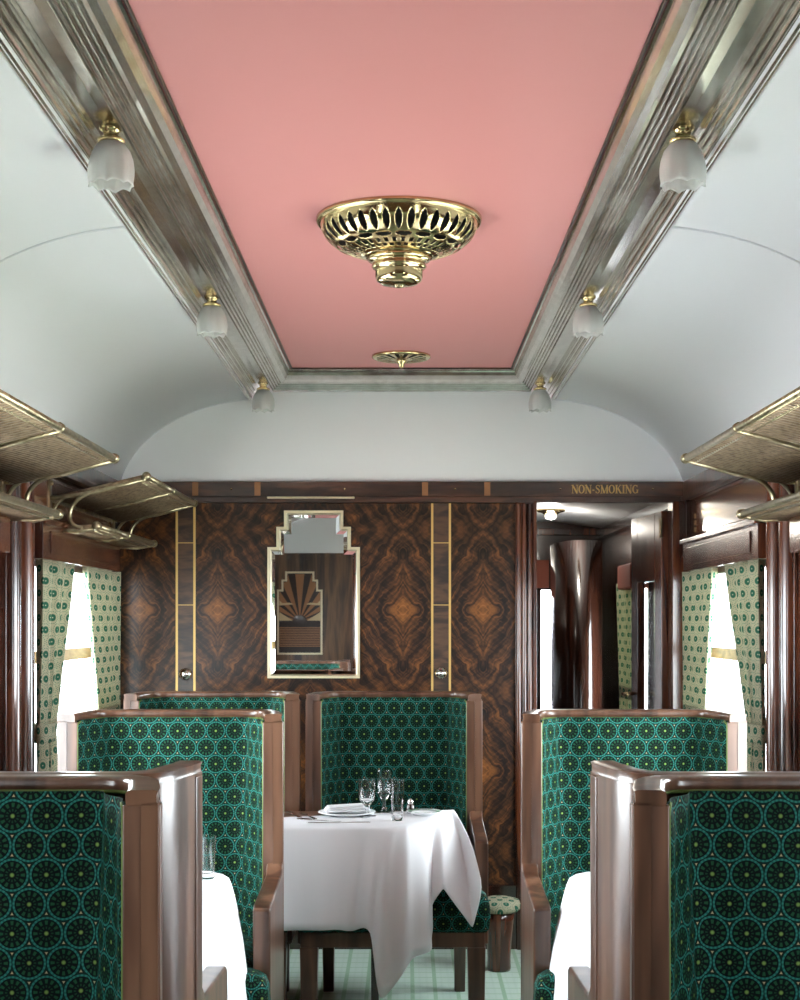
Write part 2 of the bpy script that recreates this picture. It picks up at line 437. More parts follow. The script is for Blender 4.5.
# frieze round the top of the woodwork
bm = bmesh.new(); box(bm, -HW, HW, D-.022, D, FB, FT); box(bm, -HW, DX1+.04, D-.034, D, DT-.004, FB)
fr = struct('trim_5', bm, M['frieze'], bevel=.003)
bm = bmesh.new()
for px in (258, 425, 487, 196): box(bm, X_(px-3, D), X_(px+3, D), D-.0235, D-.02, FB+.004, FT-.002)
link('inlay', bm, M['tan'], fr)
bm = bmesh.new()
for px in (232, 345, 455, 560, 652): ball(bm, Vector((X_(px, D), D-.024, (FB+FT)/2)), .004, 8)
link('screw', bm, M['brass'], fr)
for side, s in (('left', -1), ('right', 1)):
    a, b = sorted((s*HW, s*(HW-.022))); bm = bmesh.new()
    box(bm, a, b, R_Y, D-.022, FB, FT); a, b = sorted((s*HW, s*(HW-.034))); box(bm, a, b, R_Y, D-.034, FB-.02, FB)
    struct('trim_%s_cornice' % side, bm, M['frieze'], bevel=.003)

# NON-SMOKING lettering, serif capitals, cut from strokes
def ribbon(bm, pts, ws, y0, y1):
    L, Rr = [], []
    for i, p in enumerate(pts):
        a = pts[max(i-1, 0)]; b = pts[min(i+1, len(pts)-1)]
        tx, tz = b[0]-a[0], b[1]-a[1]; n = math.hypot(tx, tz) or 1
        nx, nz = -tz/n, tx/n; h = ws[i]/2
        L.append((p[0]+nx*h, p[1]+nz*h)); Rr.append((p[0]-nx*h, p[1]-nz*h))
    for i in range(len(pts)-1):
        prism(bm, [L[i], L[i+1], Rr[i+1], Rr[i]], y0, y1, 'y')
def letter(bm, ch, x, z, h, y0, y1):
    T, t_ = .19*h, .08*h
    def st(a, b, w): ribbon(bm, [(x+a[0]*h, z+a[1]*h), (x+b[0]*h, z+b[1]*h)], [w, w], y0, y1)
    def sf(c, top, w=.30): zz = 1-.03 if top else .03; st((c-w/2, zz), (c+w/2, zz), .06*h)
    if ch == 'N':
        st((.14, 0), (.14, 1), t_); st((.78, 0), (.78, 1), t_); st((.12, 1), (.78, 0), T*1.05); sf(.14, 0); sf(.1, 1); sf(.78, 1); return .92
    if ch == 'M':
        st((.13, 0), (.13, 1), t_); st((.93, 0), (.93, 1), T); st((.14, 1), (.53, .02), T); st((.53, .02), (.92, 1), t_); sf(.13, 0); sf(.1, 1, .24); sf(.93, 0, .34); sf(.96, 1, .26); return 1.1
    if ch == 'I': st((.18, 0), (.18, 1), T); sf(.18, 0, .36); sf(.18, 1, .36); return .38
    if ch == 'K':
        st((.18, 0), (.18, 1), T); sf(.18, 0, .36); sf(.18, 1, .36); st((.26, .45), (.72, 1), t_); st((.40, .58), (.78, 0), T); sf(.72, 1, .26); sf(.80, 0, .28); return .92
    if ch == '-': st((.05, .38), (.33, .38), .13*h); return .40
    if ch == 'O':
        n = 20; pts = [(x+(.42+.34*math.cos(2*PI*i/n))*h, z+(.5+.47*math.sin(2*PI*i/n))*h) for i in range(n+1)]
        ribbon(bm, pts, [t_+(T*1.05-t_)*abs(math.cos(2*PI*i/n))**1.5 for i in range(n+1)], y0, y1); return .86
    if ch == 'G':
        n = 18; pts = []; wsx = []
        for i in range(n+1):
            a = math.radians(48+(318-48)*i/n); pts.append((x+(.44+.34*math.cos(a))*h, z+(.5+.46*math.sin(a))*h)); wsx.append(t_+(T*1.05-t_)*abs(math.cos(a))**1.5)
        ribbon(bm, pts, wsx, y0, y1); st((.72, .06), (.72, .42), T*.9); st((.56, .42), (.86, .42), .06*h); st((.69, .98), (.69, .74), .05*h); return .92
    if ch == 'S':
        c = [(.56, .80), (.44, .94), (.28, .95), (.15, .86), (.14, .70), (.26, .58), (.42, .48), (.54, .36), (.54, .18), (.40, .06), (.24, .05), (.10, .20)]
        p = smooth_path([(x+a*h, z+b*h, 0) for a, b in c], 30)
        ribbon(bm, [(q[0], q[1]) for q in p], [t_+(T*.95-t_)*math.exp(-((i-15)/6)**2) for i in range(30)], y0, y1)
        st((.58, .98), (.58, .72), .05*h); st((.09, .02), (.09, .28), .05*h); return .68
bm = bmesh.new(); h = .034; adv = {}
tmp = bmesh.new(); tot = sum(letter(tmp, c, 0, 0, 1, 0, .1) for c in 'NON-SMOKING')+10*.05; tmp.free()
wid = X_(638, D)-X_(571, D); h = wid/tot; xx = X_(571, D)
hz = (FT+FB)/2-.0185
for c in 'NON-SMOKING': xx += (letter(bm, c, xx, 0, h, D-.0245, D-.021)+.05)*h
s_ = .036/h
for v in bm.verts: v.co.z = v.co.z*s_ + hz
o = link('lettering', bm, M['gold'], fr); o['label'] = 'gold serif NON-SMOKING lettering'

# ------------------------------------------------------------------ end wall veneer panels
veneer_top = DT-.006; vb = Z_(884, D)
def panel(name, px0, px1, m, y=D-.008, z0=None, z1=None):
    return struct(name, bx(X_(px0, D), X_(px1, D), y, D, vb if z0 is None else z0, veneer_top if z1 is None else z1), m, bevel=.001)
panel('wall_back_burl_panel', 114, 176, M['burl']); panel('wall_back_burl_panel', 196, 431, M['burl']); panel('wall_back_burl_panel', 451, 515, M['burl'])
for a, b in ((176, 196), (431, 451)):
    st = panel('wall_back_pilaster', a, b, M['strip'], D-.010)
    for px in (a+1.2, b-1.2):
        link('gold_line', bx(X_(px-1.1, D), X_(px+1.1, D), D-.0125, D-.009, vb, veneer_top), M['gold'], st)
    bm = bmesh.new()
    for py in (543, 605): box(bm, X_(a+2, D), X_(b-2, D), D-.0115, D-.009, Z_(py+.4, D), Z_(py-.4, D))
    link('cross_line', bm, M['gold'], st)
struct('baseboard_back', bx(-HW, DX0-.06, D-.03, D, 0, vb), M['mahogany_dark'], bevel=.004)
for i, (px, py) in enumerate(((186, 674), (441, 673))):
    bm = bmesh.new(); lathe(bm, [(0, 0), (.024, 0), (.026, .006), (.022, .010), (.020, .013), (.012, .015), (.010, .022), (.014, .030), (.010, .036), (0, .037)], 20, rfun=lambda a, z: 1+.05*math.cos(10*a))
    o = link('door_knob', bm, M['steel'], smooth=True); o.location = (X_(px, D), D-.0126, Z_(py, D)); o.rotation_euler = (PI/2, 0, 0)
    tag(o, ['round fluted silver knob on dark strip left of the stepped mirror', 'round fluted silver knob on dark strip right of the stepped mirror'][i], 'knob')

# stepped art deco mirror
def stepped(cx, cz, w, hgt, s=1.0, a=.066, b=.040, c1=.12, c2=.055):
    """outline of the stepped top: width fractions"""
    hw = w/2; z0 = cz-hgt/2; z1 = cz+hgt/2
    return [(cx-hw, z0), (cx+hw, z0), (cx+hw, z1-.157*hgt/.72), (cx+hw-.038*w/.39, z1-.157*hgt/.72), (cx+hw-.038*w/.39, z1-.070*hgt/.72),
            (cx+hw-.070*w/.39, z1-.070*hgt/.72), (cx+hw-.070*w/.39, z1), (cx-hw+.070*w/.39, z1), (cx-hw+.070*w/.39, z1-.070*hgt/.72),
            (cx-hw+.038*w/.39, z1-.070*hgt/.72), (cx-hw+.038*w/.39, z1-.157*hgt/.72), (cx-hw, z1-.157*hgt/.72)]
def offset_poly(pts, d):
    n = len(pts); out = []
    for i in range(n):
        p, q, r = pts[i-1], pts[i], pts[(i+1) % n]
        def nrm(a, b):
            x, z = b[0]-a[0], b[1]-a[1]; l = math.hypot(x, z); return (-z/l, x/l)
        n1, n2 = nrm(p, q), nrm(q, r)
        k = 1+n1[0]*n2[0]+n1[1]*n2[1]
        out.append((q[0]+d*(n1[0]+n2[0])/k, q[1]+d*(n1[1]+n2[1])/k))
    return out
def ring_prism(bm, A, B, y0, y1):
    n = len(A)
    for i in range(n):
        j = (i+1) % n; prism(bm, [A[i], A[j], B[j], B[i]], y0, y1, 'y')
mcx, mcz = (X_(268, D)+X_(360, D))/2, (Z_(511, D)+Z_(678, D))/2
mw, mh = X_(360, D)-X_(268, D), Z_(511, D)-Z_(678, D)
mr = empty('wall_mirror', (0, 0, 0), label='tall mirror with champagne frame and stepped top on the burl walnut wall', cat='mirror')
out = stepped(mcx, mcz, mw, mh); inn = offset_poly(out, .011)
bm = bmesh.new(); ring_prism(bm, out, inn, D-.030, D-.008); fo = link('frame', bm, M['mirrorframe'], mr)
bv = offset_poly(inn, .020)
bm = bmesh.new()
n = len(inn)
A = [bm.verts.new((p[0], D-.0145, p[1])) for p in inn]; B = [bm.verts.new((p[0], D-.0185, p[1])) for p in bv]
for i in range(n): bm.faces.new((A[i], A[(i+1) % n], B[(i+1) % n], B[i]))
bm.faces.new(B)
Cb = [bm.verts.new((p[0], D-.0082, p[1])) for p in inn]
for i in range(n): bm.faces.new((A[i], Cb[i], Cb[(i+1) % n], A[(i+1) % n]))
bm.faces.new(list(reversed(Cb)))
bmesh.ops.recalc_face_normals(bm, faces=bm.faces[:])
link('mirror_glass', bm, M['mirror'], mr)
pl = empty('picture_light', label='slim brass strip light above the stepped mirror', cat='lamp')
link('strip', bx(X_(268, D), X_(355, D), D-.055, D-.035, Z_(499, D)-.002, Z_(497, D)-.002), M['mirrorframe'], pl, bevel=.003)
for px in (275, 348): link('bracket', bx(X_(px-2, D), X_(px+2, D), D-.045, D-.034, Z_(499, D)-.001, Z_(497, D)-.004), M['brass'], pl)

# sunburst marquetry on the partition behind the camera, seen in the mirror
MX, MZ, MWd, MHt = -.896, E+.077, .39, .715
mq = empty('marquetry_panel', label='stepped marquetry panel of a sunburst over the sea, seen in the mirror', cat='panel')
def yy(a): return R_Y+a
o_ = [(-(p[0]-MX)+MX, p[1]) for p in stepped(MX, MZ, MWd, MHt)][::-1]
i_ = offset_poly(o_, .016)
bm = bmesh.new(); ring_prism(bm, o_, i_, yy(0), yy(.014)); link('frame', bm, M['mirrorframe'], mq)
bm = bmesh.new(); prism(bm, i_, yy(0), yy(.004), 'y'); link('background', bm, M['ebony'], mq)
sc = (MX, MZ-.065)
bm = bmesh.new()
def inside_r(a):
    # distance from the sun centre to the inner outline along angle a
    dx, dz = math.cos(a), math.sin(a); best = 9
    for k in range(len(i_)):
        p, q = i_[k], i_[(k+1) % len(i_)]; ex, ez = q[0]-p[0], q[1]-p[1]
        den = dx*ez-dz*ex
        if abs(den) < 1e-9: continue
        t1 = ((p[0]-sc[0])*ez-(p[1]-sc[1])*ex)/den; u1 = ((p[0]-sc[0])*dz-(p[1]-sc[1])*dx)/den
        if t1 > 0 and -1e-6 <= u1 <= 1+1e-6: best = min(best, t1)
    return best*.985
NR = 9
for k in range(NR):
    a0 = PI*(k+.22)/NR; a1 = PI*(k+.78)/NR
    for j in range(6):
        b0, b1 = lerp(a0, a1, j/6), lerp(a0, a1, (j+1)/6); r0, r1 = inside_r(b0), inside_r(b1)
        prism(bm, [(sc[0]+.03*math.cos(b0), sc[1]+.03*math.sin(b0)), (sc[0]+r0*math.cos(b0), sc[1]+r0*math.sin(b0)),
                   (sc[0]+r1*math.cos(b1), sc[1]+r1*math.sin(b1)), (sc[0]+.03*math.cos(b1), sc[1]+.03*math.sin(b1))], yy(.004), yy(.005), 'y')
link('ray', bm, M['tan'], mq)
bm = bmesh.new(); prism(bm, [(sc[0]+.06*math.cos(a), sc[1]+.05*math.sin(a)) for a in [PI*i/16 for i in range(17)]], yy(.004), yy(.0056), 'y'); link('sun', bm, M['frieze'], mq)
hw_ = MWd/2-.018
for s in (-1, 1):
  bm = bmesh.new()
  if 1:
    prism(bm, [(MX+s*hw_, sc[1]), (MX+s*.06, sc[1]), (MX+s*.10, sc[1]+.025), (MX+s*.14, sc[1]+.05), (MX+s*hw_, sc[1]+.075)], yy(.004), yy(.0065), 'y')
    prism(bm, [(MX+s*hw_, sc[1]+.13), (MX+s*.05, sc[1]+.14), (MX+s*.09, sc[1]+.155), (MX+s*.15, sc[1]+.15), (MX+s*hw_, sc[1]+.175)], yy(.004), yy(.0065), 'y')
  link('cloud', bm, M['cream'], mq)
bm = bmesh.new(); zb = MZ-MHt/2+.018
for k in range(12): box(bm, MX-hw_, MX+hw_, yy(.004), yy(.0058), zb+.05+k*.0145, zb+.05+k*.0145+.0085)
link('sea', bm, M['tan'], mq)

# door surround: fluted jambs
def halfround(bm, x, y, r, z0, z1, n=10):
    pts = [(x+r*math.cos(2*PI*i/n), y+r*math.sin(2*PI*i/n)) for i in range(n)]
    prism(bm, pts, z0, z1)
bm = bmesh.new()
box(bm, X_(515, D), DX0, D-.03, D, 0, DT+.001)
for px in (518.5, 524, 529.5): halfround(bm, X_(px, D), D-.03, .0115, 0, DT-.01, 14)
box(bm, X_(533, D), DX0+.004, D-.045, D+.08, 0, DT)
box(bm, DX1-.004, X_(683, D), D-.04, D+.08, 0, DT); 
struct('door_1_frame', bm, M['mahogany'], bevel=.002)
# corner post + side casing on both sides near the end wall
for side, s in (('left', -1), ('right', 1)):
    bm = bmesh.new(); a, b = sorted((s*HW, s*(HW-.02))); box(bm, a, b, 6.27, D, 0, FB-.02)
    struct('trim_%s_corner' % side, bm, M['mahogany_dark'], bevel=.003)

# side walls: pilasters, window casings, panels
for side, s in (('left', -1), ('right', 1)):
    def sb(bm, d0, d1, y0, y1, z0, z1):
        a, b = sorted((s*(HW-d0), s*(HW-d1))); box(bm, a, b, y0, y1, z0, z1)
    bm = bmesh.new()
    for yc in (4.60, 4.765, 2.42, 2.70):
        sb(bm, 0, .012, yc-.045, yc+.045, 0, FB-.02)
        halfround(bm, s*(HW-.014), yc, .032, 0, FB-.02, 18)
    struct('trim_%s_pilaster' % side, bm, M['mahogany'], smooth=False, bevel=.002)
    for i, (y0, y1) in enumerate(WINS):
        n = (1 if s < 0 else 4)+i
        root = bpy.data.objects.new('window_%d' % n, None); COL.objects.link(root); root['kind'] = 'structure'  # last opening per side is out of view, added for its daylight
        bm = bmesh.new()      # casing
        for (a, b, c, d) in ((y0-.03, y0+.02, WB-.03, WT+.02), (y1-.02, y1+.03, WB-.03, WT+.02), (y0+.02, y1-.02, WT-.01, WT+.02)): sb(bm, -.042, .014, a, b, c, d)
        link('window_casing', bm, M['walnut'], root, bevel=.003)
        bm = bmesh.new(); sb(bm, -.05, .04, y0-.03, y1+.03, WB-.05, WB-.03); link('window_sill', bm, M['mahogany'], root, bevel=.004)
        bm = bmesh.new(); zz = Z_(655, 5.45); ym = (y0+y1)/2-.08
        sb(bm, -.040, -.014, y0+.02, y1-.02, zz-.022, zz+.022); 
        link('sash_bar', bm, M['oak'], root, bevel=.003)
        bm = bmesh.new(); sb(bm, -.036, -.020, ym-.010, ym+.010, zz+.022, WT-.01); link('mullion', bm, M['mahogany'], root)
        bm = bmesh.new(); sb(bm, -.044, -.041, y0+.02, y1-.02, WB-.03, WT-.01); link('pane', bm, M['pane'], root)
        # pelmet over the window
        bm = bmesh.new(); sb(bm, 0, .055, y0-.02, y1+.02, E+.205, E+.325); sb(bm, 0, .068, y0-.03, y1+.03, E+.318, E+.335); sb(bm, .055, .059, y0+.08, y1-.08, E+.228, E+.30)
        link('pelmet', bm, M['mahogany'], root, bevel=.004)
        # daylight portal exactly in the opening
        li = bpy.data.lights.new('daylight_portal', 'AREA'); li.shape = 'RECTANGLE'; li.size = WT-WB; li.size_y = y1-y0; li.cycles.is_portal = True
        lo = bpy.data.objects.new('daylight_portal', li); COL.objects.link(lo); lo.location = (s*(HW+.055), (y0+y1)/2, (WB+WT)/2)
        lo.rotation_euler = (0, s*PI/2, 0)
    # upper wall panels and dado
    bm = bmesh.new(); sb(bm, 0, .006, 4.86, 6.12, E+.36, FB-.04); sb(bm, 0, .006, 2.8, 4.42, E+.36, FB-.04)
    struct('wall_%s_upper_panel' % side, bm, M['mahogany'], bevel=.003)
    # narrow brass hinge strip
    bm = bmesh.new()
    for k in range(3): sb(bm, 0, .006, 6.17, 6.20, E+.37+k*.028, E+.39+k*.028)
    o = struct('trim_%s_hinge' % side, bm, M['brass'])

# ------------------------------------------------------------------ curtains
def curtain(s, ya, yb, ta, tb, bottom, label, waves=4, ztie=1.02):
    """hangs between ya..yb at the head, gathered to ta..tb at the tie"""
    rows, uvs = [], []; nz, ny = 26, 48; z1 = WT+.012; L = abs(yb-ya)*1.5
    for i in range(nz):
        z = lerp(z1, WB-.16, i/(nz-1)); t_ = min(1, (z1-z)/(z1-ztie)); k = t_*t_*(3-2*t_)*.35+.65*t_
        below = max(0, (ztie-z)/.3)
        a = lerp(ya, ta, k); b = lerp(yb, tb, k)+(bottom*below)
        row, uv = [], []
        for j in range(ny):
            q = j/(ny-1); amp = .023*(1-.25*t_)
            x = HW-.048+amp*math.sin(2*PI*waves*q+.6*math.sin(3*z))-.006*math.sin(5*PI*q)
            x = min(x, HW-.022)
            row.append((s*x, lerp(a, b, q)+.004*math.sin(4*PI*waves*q), z)); uv.append((q*L, z))
        rows.append(row); uvs.append(uv)
    root = empty('curtain', (s*(HW-.03), (ya+yb)/2, WT), label=label, cat='curtain', group='printed window curtains')
    bm = bmesh.new(); off = Vector((s*(HW-.03), (ya+yb)/2, WT)); grid(bm, [[Vector(p)-off for p in r] for r in rows], uvs)
    link('drape', bm, M['curtain'], root, smooth=True, solid=.003)
    bm = bmesh.new()
    c = Vector((s*(HW-.045), (ta+tb)/2, ztie))-off; hw2 = abs(tb-ta)/2+.012
    rr = [[c+Vector((.030*math.cos(a), hw2*math.sin(a), dz)) for a in [2*PI*q/20 for q in range(20)]] for dz in (-.03, .03)]
    grid(bm, rr, [[(q*.02, dz) for q in range(20)] for dz in (0, .06)], closed=True)
    link('tieback', bm, M['curtain'], root, smooth=True, solid=.003)
curtain(-1, 4.82, 5.23, 4.83, 4.97, .05, 'green print curtain on the left, nearer the camera, tied back tight', 4)
curtain(-1, 5.50, 6.08, 5.76, 6.08, -.08, 'green print curtain on the left, beside the burl wall', 4)
curtain(1, 4.815, 5.27, 4.82, 4.94, .05, 'green print curtain on the right, nearer the camera, swept beside the pilaster', 4)
curtain(1, 5.54, 6.08, 5.74, 6.08, -.04, 'green print curtain on the right, next to the open doorway', 4)

# ------------------------------------------------------------------ luggage racks
def rack(s, y0, y1, label):
    root = empty('luggage_rack', (s*HW, (y0+y1)/2, E+.44), label=label, cat='luggage rack', group='brass luggage racks on the side walls')
    oy = (y0+y1)/2; h2 = (y1-y0)/2
    def pt(d, y, z): return Vector((-s*d, y-oy, z-(E+.44)))   # d = distance from wall
    tiers = (('upper_shelf', .340, .497, .035, .425), ('lower_shelf', .17, .328, .03, .315))
    for nm, dr, zf, dw, zw in tiers:
        bm = bmesh.new()
        tube(bm, [pt(dr, y0, zf+E), pt(dr, y1, zf+E)], .0105, 10)
        for y in (y0, y1): ball(bm, pt(dr, y, zf+E), .016, 12)
        tube(bm, [pt(dw, y0+.01, zw+E), pt(dw, y1-.01, zw+E)], .008, 8)
        tube(bm, [pt(dr-.028, y0+.012, zf+E-.012), pt(dr-.028, y1-.012, zf+E-.012)], .004, 6)
        ys = (y0+.012, oy-.02, y1-.012)
        for y in ys:
            tube(bm, [pt(dr, y, zf+E-.006), pt(lerp(dr, dw, .5), y, lerp(zf, zw, .5)+E-.012), pt(dw, y, zw+E), pt(0, y, zw+E)], .008, 8)
            tube(bm, [pt(dr, y-.012, zf+E), pt(dr, y+.012, zf+E)], .014, 10)
        fo = link(nm, bm, M['aged'], root, smooth=True)
        bm = bmesh.new(); nrod = int((y1-y0)/.030)
        for k in range(nrod):
            y = lerp(y0+.018, y1-.018, k/(nrod-1))
            tube(bm, [pt(dr-.004, y, zf+E), pt(dw, y, zw+E)], .0105, 6)
        for k in range(8 if dr > .2 else 4):
            q = (k+.5)/(8 if dr > .2 else 4); d = lerp(dr, dw, q); z = lerp(zf, zw, q)+E+.003
            tube(bm, [pt(d, y0+.02, z), pt(d, y1-.02, z)], .0022, 4)
        link('mesh', bm, M['net'], fo, smooth=True)
    for y in (y0+.012, y1-.012):     # scrolled brackets
        bm = bmesh.new()
        c = [(.22, .458), (.16, .446), (.11, .425), (.08, .39), (.075, .355), (.09, .330), (.12, .320)]
        tube(bm, smooth_path([pt(a, y, b+E) for a, b in c], 18), .0075, 8)
        c = [(.012, .30), (.014, .36), (.03, .40), (.06, .43)]
        tube(bm, smooth_path([pt(a, y, b+E) for a, b in c], 10), .006, 8)
        a0, b0 = sorted((pt(0, y, 0).x, pt(.010, y, 0).x)); box(bm, a0, b0, y-oy-.022, y-oy+.022, .25-.44, .49-.44)
        ball(bm, pt(.012, y, E+.475), .009, 8); ball(bm, pt(.012, y, E+.27), .009, 8)
        link('bracket', bm, M['aged'], root, smooth=True)
    bm = bmesh.new(); a0, b0 = sorted((pt(0, 0, 0).x, pt(.006, 0, 0).x)); box(bm, a0, b0, -h2+.04, h2-.04, E+.30-(E+.44), E+.335-(E+.44)); box(bm, a0, b0, -h2+.04, h2-.04, .41-.44, .44-.44)
    link('wall_rail', bm, M['aged'], root, bevel=.002)
    return root
rack(-1, 3.16, 4.56, 'brass luggage rack on the left wall, nearer the camera')
rack(-1, 5.12, 6.28, 'brass luggage rack on the left wall, over the curtained window by the burl panelling')
rack(1, 3.16, 4.56, 'brass luggage rack on the right wall with its end near the doorway')

# ------------------------------------------------------------------ ceiling lamps
lamp0 = None
def make_lamp():
    root = empty('ceiling_lamp')
    bm = bmesh.new(); lathe(bm, [(0, 0), (.022, 0), (.023, -.004), (.017, -.008), (.014, -.014), (.016, -.018), (.026, -.022), (.028, -.026), (.026, -.030), (.020, -.033), (0, -.033)], 28)
    link('collar', bm, M['brass'], root, smooth=True)
    bm = bmesh.new(); N = 64
    prof = [(.021, -.030), (.027, -.036), (.035, -.050), (.041, -.070), (.0435, -.090), (.043, -.108), (.041, -.120), (.0425, -.128)]
    def rf(a, z): return 1+(.035 if z < -.04 else 0)*math.cos(8*a)+(.02 if z < -.04 else 0)*math.cos(24*a)
    rings = []
    for (r, z) in prof:
        ring = []
        for i in range(N):
            a = 2*PI*i/N; zz = z
            if z < -.115: zz = z+.007*abs(math.sin(4*a))
            ring.append((r*rf(a, z)*math.cos(a), r*rf(a, z)*math.sin(a), zz))
        rings.append(ring)
    rings = [[(x_*1.0, y_, -.03+(z_+.03)*.9) for x_, y_, z_ in g_] for g_ in rings]
    grid(bm, rings, closed=True); link('shade', bm, M['frosted'], root, smooth=True, solid=.003)
    bm = bmesh.new(); lathe(bm, [(.008, -.03), (.010, -.045), (.017, -.065), (.019, -.08), (.014, -.095), (0, -.10)], 16); link('bulb', bm, M['china'], root, smooth=True)
    return root
lamp0 = make_lamp(); k = 0
for i, y in enumerate((3.00, 4.56, 6.20)):
    for s in (-1, 1):
        o = lamp0 if k == 0 else copy_tree(lamp0); k += 1
        o.location = (s*.572, y, E+.988)
        where = ['nearest and largest of three', 'middle of three', 'smallest, close to the end wall'][i]
        tag(o, 'frosted tulip lamp on the %s silver cornice, %s' % ('left' if s < 0 else 'right', where), 'ceiling lamp', 'frosted tulip lamps along the cornice')

# ------------------------------------------------------------------ ceiling ventilators
def vent(cy, R, depth, label):
    root = empty('ceiling_ventilator', (0, cy, PZ), label=label, cat='ventilator')
    NS, SEG = 38, 14; N = NS*SEG
    bowl = [(1.0, 0), (1.0, .006), (.99, .012), (.975, .012), (.962, .009), (.955, .014)]
    key = smooth_path([(.95, .018, 0), (.905, .042, 0), (.80, .065, 0), (.68, .078, 0), (.54, .088, 0), (.41, .096, 0)], 44)
    nb = len(bowl); bowl += [(p.x, p.y) for p in key]+[(.40, .100), (.385, .098), (.36, .094)]
    bm = bmesh.new(); V = [[bm.verts.new((r*R*math.cos(2*PI*i/N), r*R*math.sin(2*PI*i/N), -z)) for i in range(N)] for (r, z) in bowl]
    for a in range(len(V)-1):
        q = (a-nb+.5)/43
        for i in range(N):
            hole = False; ph = ((i+.5) % SEG)/SEG-.5; ph2 = ((i+.5+SEG/2) % SEG)/SEG-.5; ph3 = ((i+.5) % (SEG*2))/(SEG*2)-.5
            if .05 < q < .43: u = (q-.24)/.19; hole = abs(u) < 1 and abs(ph) < .31*(1-u*u)
            elif .48 < q < .60: u = (q-.54)/.06; hole = abs(u) < 1 and abs(ph3) < .40*(1-u*u)**.5
            elif .66 < q < .76: hole = abs(ph2) < .22
            elif .82 < q < .88: hole = abs(ph) < .30
            if not hole: bm.faces.new((V[a][i], V[a][(i+1) % N], V[a+1][(i+1) % N], V[a+1][i]))
    bmesh.ops.recalc_face_normals(bm, faces=bm.faces[:])
    link('bowl', bm, M['brass'], root, smooth=True, solid=.0015)
    bm = bmesh.new(); lathe(bm, [(.93*R, -.004), (.89*R, -.030), (.78*R, -.052), (.55*R, -.072), (.38*R, -.082), (0, -.085)], 48); link('cavity_shadow', bm, M['black'], root, smooth=True)  # black cone as painted shade of the cavity behind the slots
    bm = bmesh.new()
    lathe(bm, [(a*R, -c) for a, c in ((.30, .09), (.375, .098), (.385, .103), (.375, .108), (.33, .111), (.31, .115), (.325, .119), (.335, .123), (.32, .127), (.295, .130), (.29, .136), (.288, .150), (.27, .160), (.22, .167), (.12, .171), (.05, .172), (.045, .176), (0, .177))], 56)
    link('finial', bm, M['brass'], root, smooth=True)
vent(3.86, .212, .175, 'large pierced brass bowl ventilator hanging from the pink ceiling')
root = empty('ceiling_ventilator', (.0, 5.84, PZ), label='small flat pierced brass ceiling rose near the end of the pink panel', cat='ventilator')
N = 16*8; bowl = [(1, 0), (1, -.008), (.93, -.012), (.88, -.010)]+[(lerp(.86, .3, i/8), -.011-.006*i/8) for i in range(9)]+[(.26, -.018), (.22, -.020), (0.02, -.021)]
bm = bmesh.new(); V = [[bm.verts.new((r*.113*math.cos(2*PI*i/N), r*.113*math.sin(2*PI*i/N), z)) for i in range(N)] for r, z in bowl]
for a in range(len(V)-1):
    rm = (bowl[a][0]+bowl[a+1][0])/2
    for i in range(N):
        ph = ((i+.5) % 8)/8-.5
        if .35 < rm < .84 and abs(ph) < .28: continue
        bm.faces.new((V[a][i], V[a][(i+1) % N], V[a+1][(i+1) % N], V[a+1][i]))
bmesh.ops.recalc_face_normals(bm, faces=bm.faces[:])
link('rose', bm, M['brass'], root, smooth=True, solid=.0015)
bm = bmesh.new(); lathe(bm, [(.10, -.002), (.098, -.004), (0, -.005)], 32); link('cavity_shadow', bm, M['black'], root)  # black disc, painted shade behind the pierced rose
bm = bmesh.new(); lathe(bm, [(.022, -.020), (.020, -.028), (.010, -.034), (.011, -.044), (0, -.050)], 20); link('knob', bm, M['brass'], root, smooth=True)

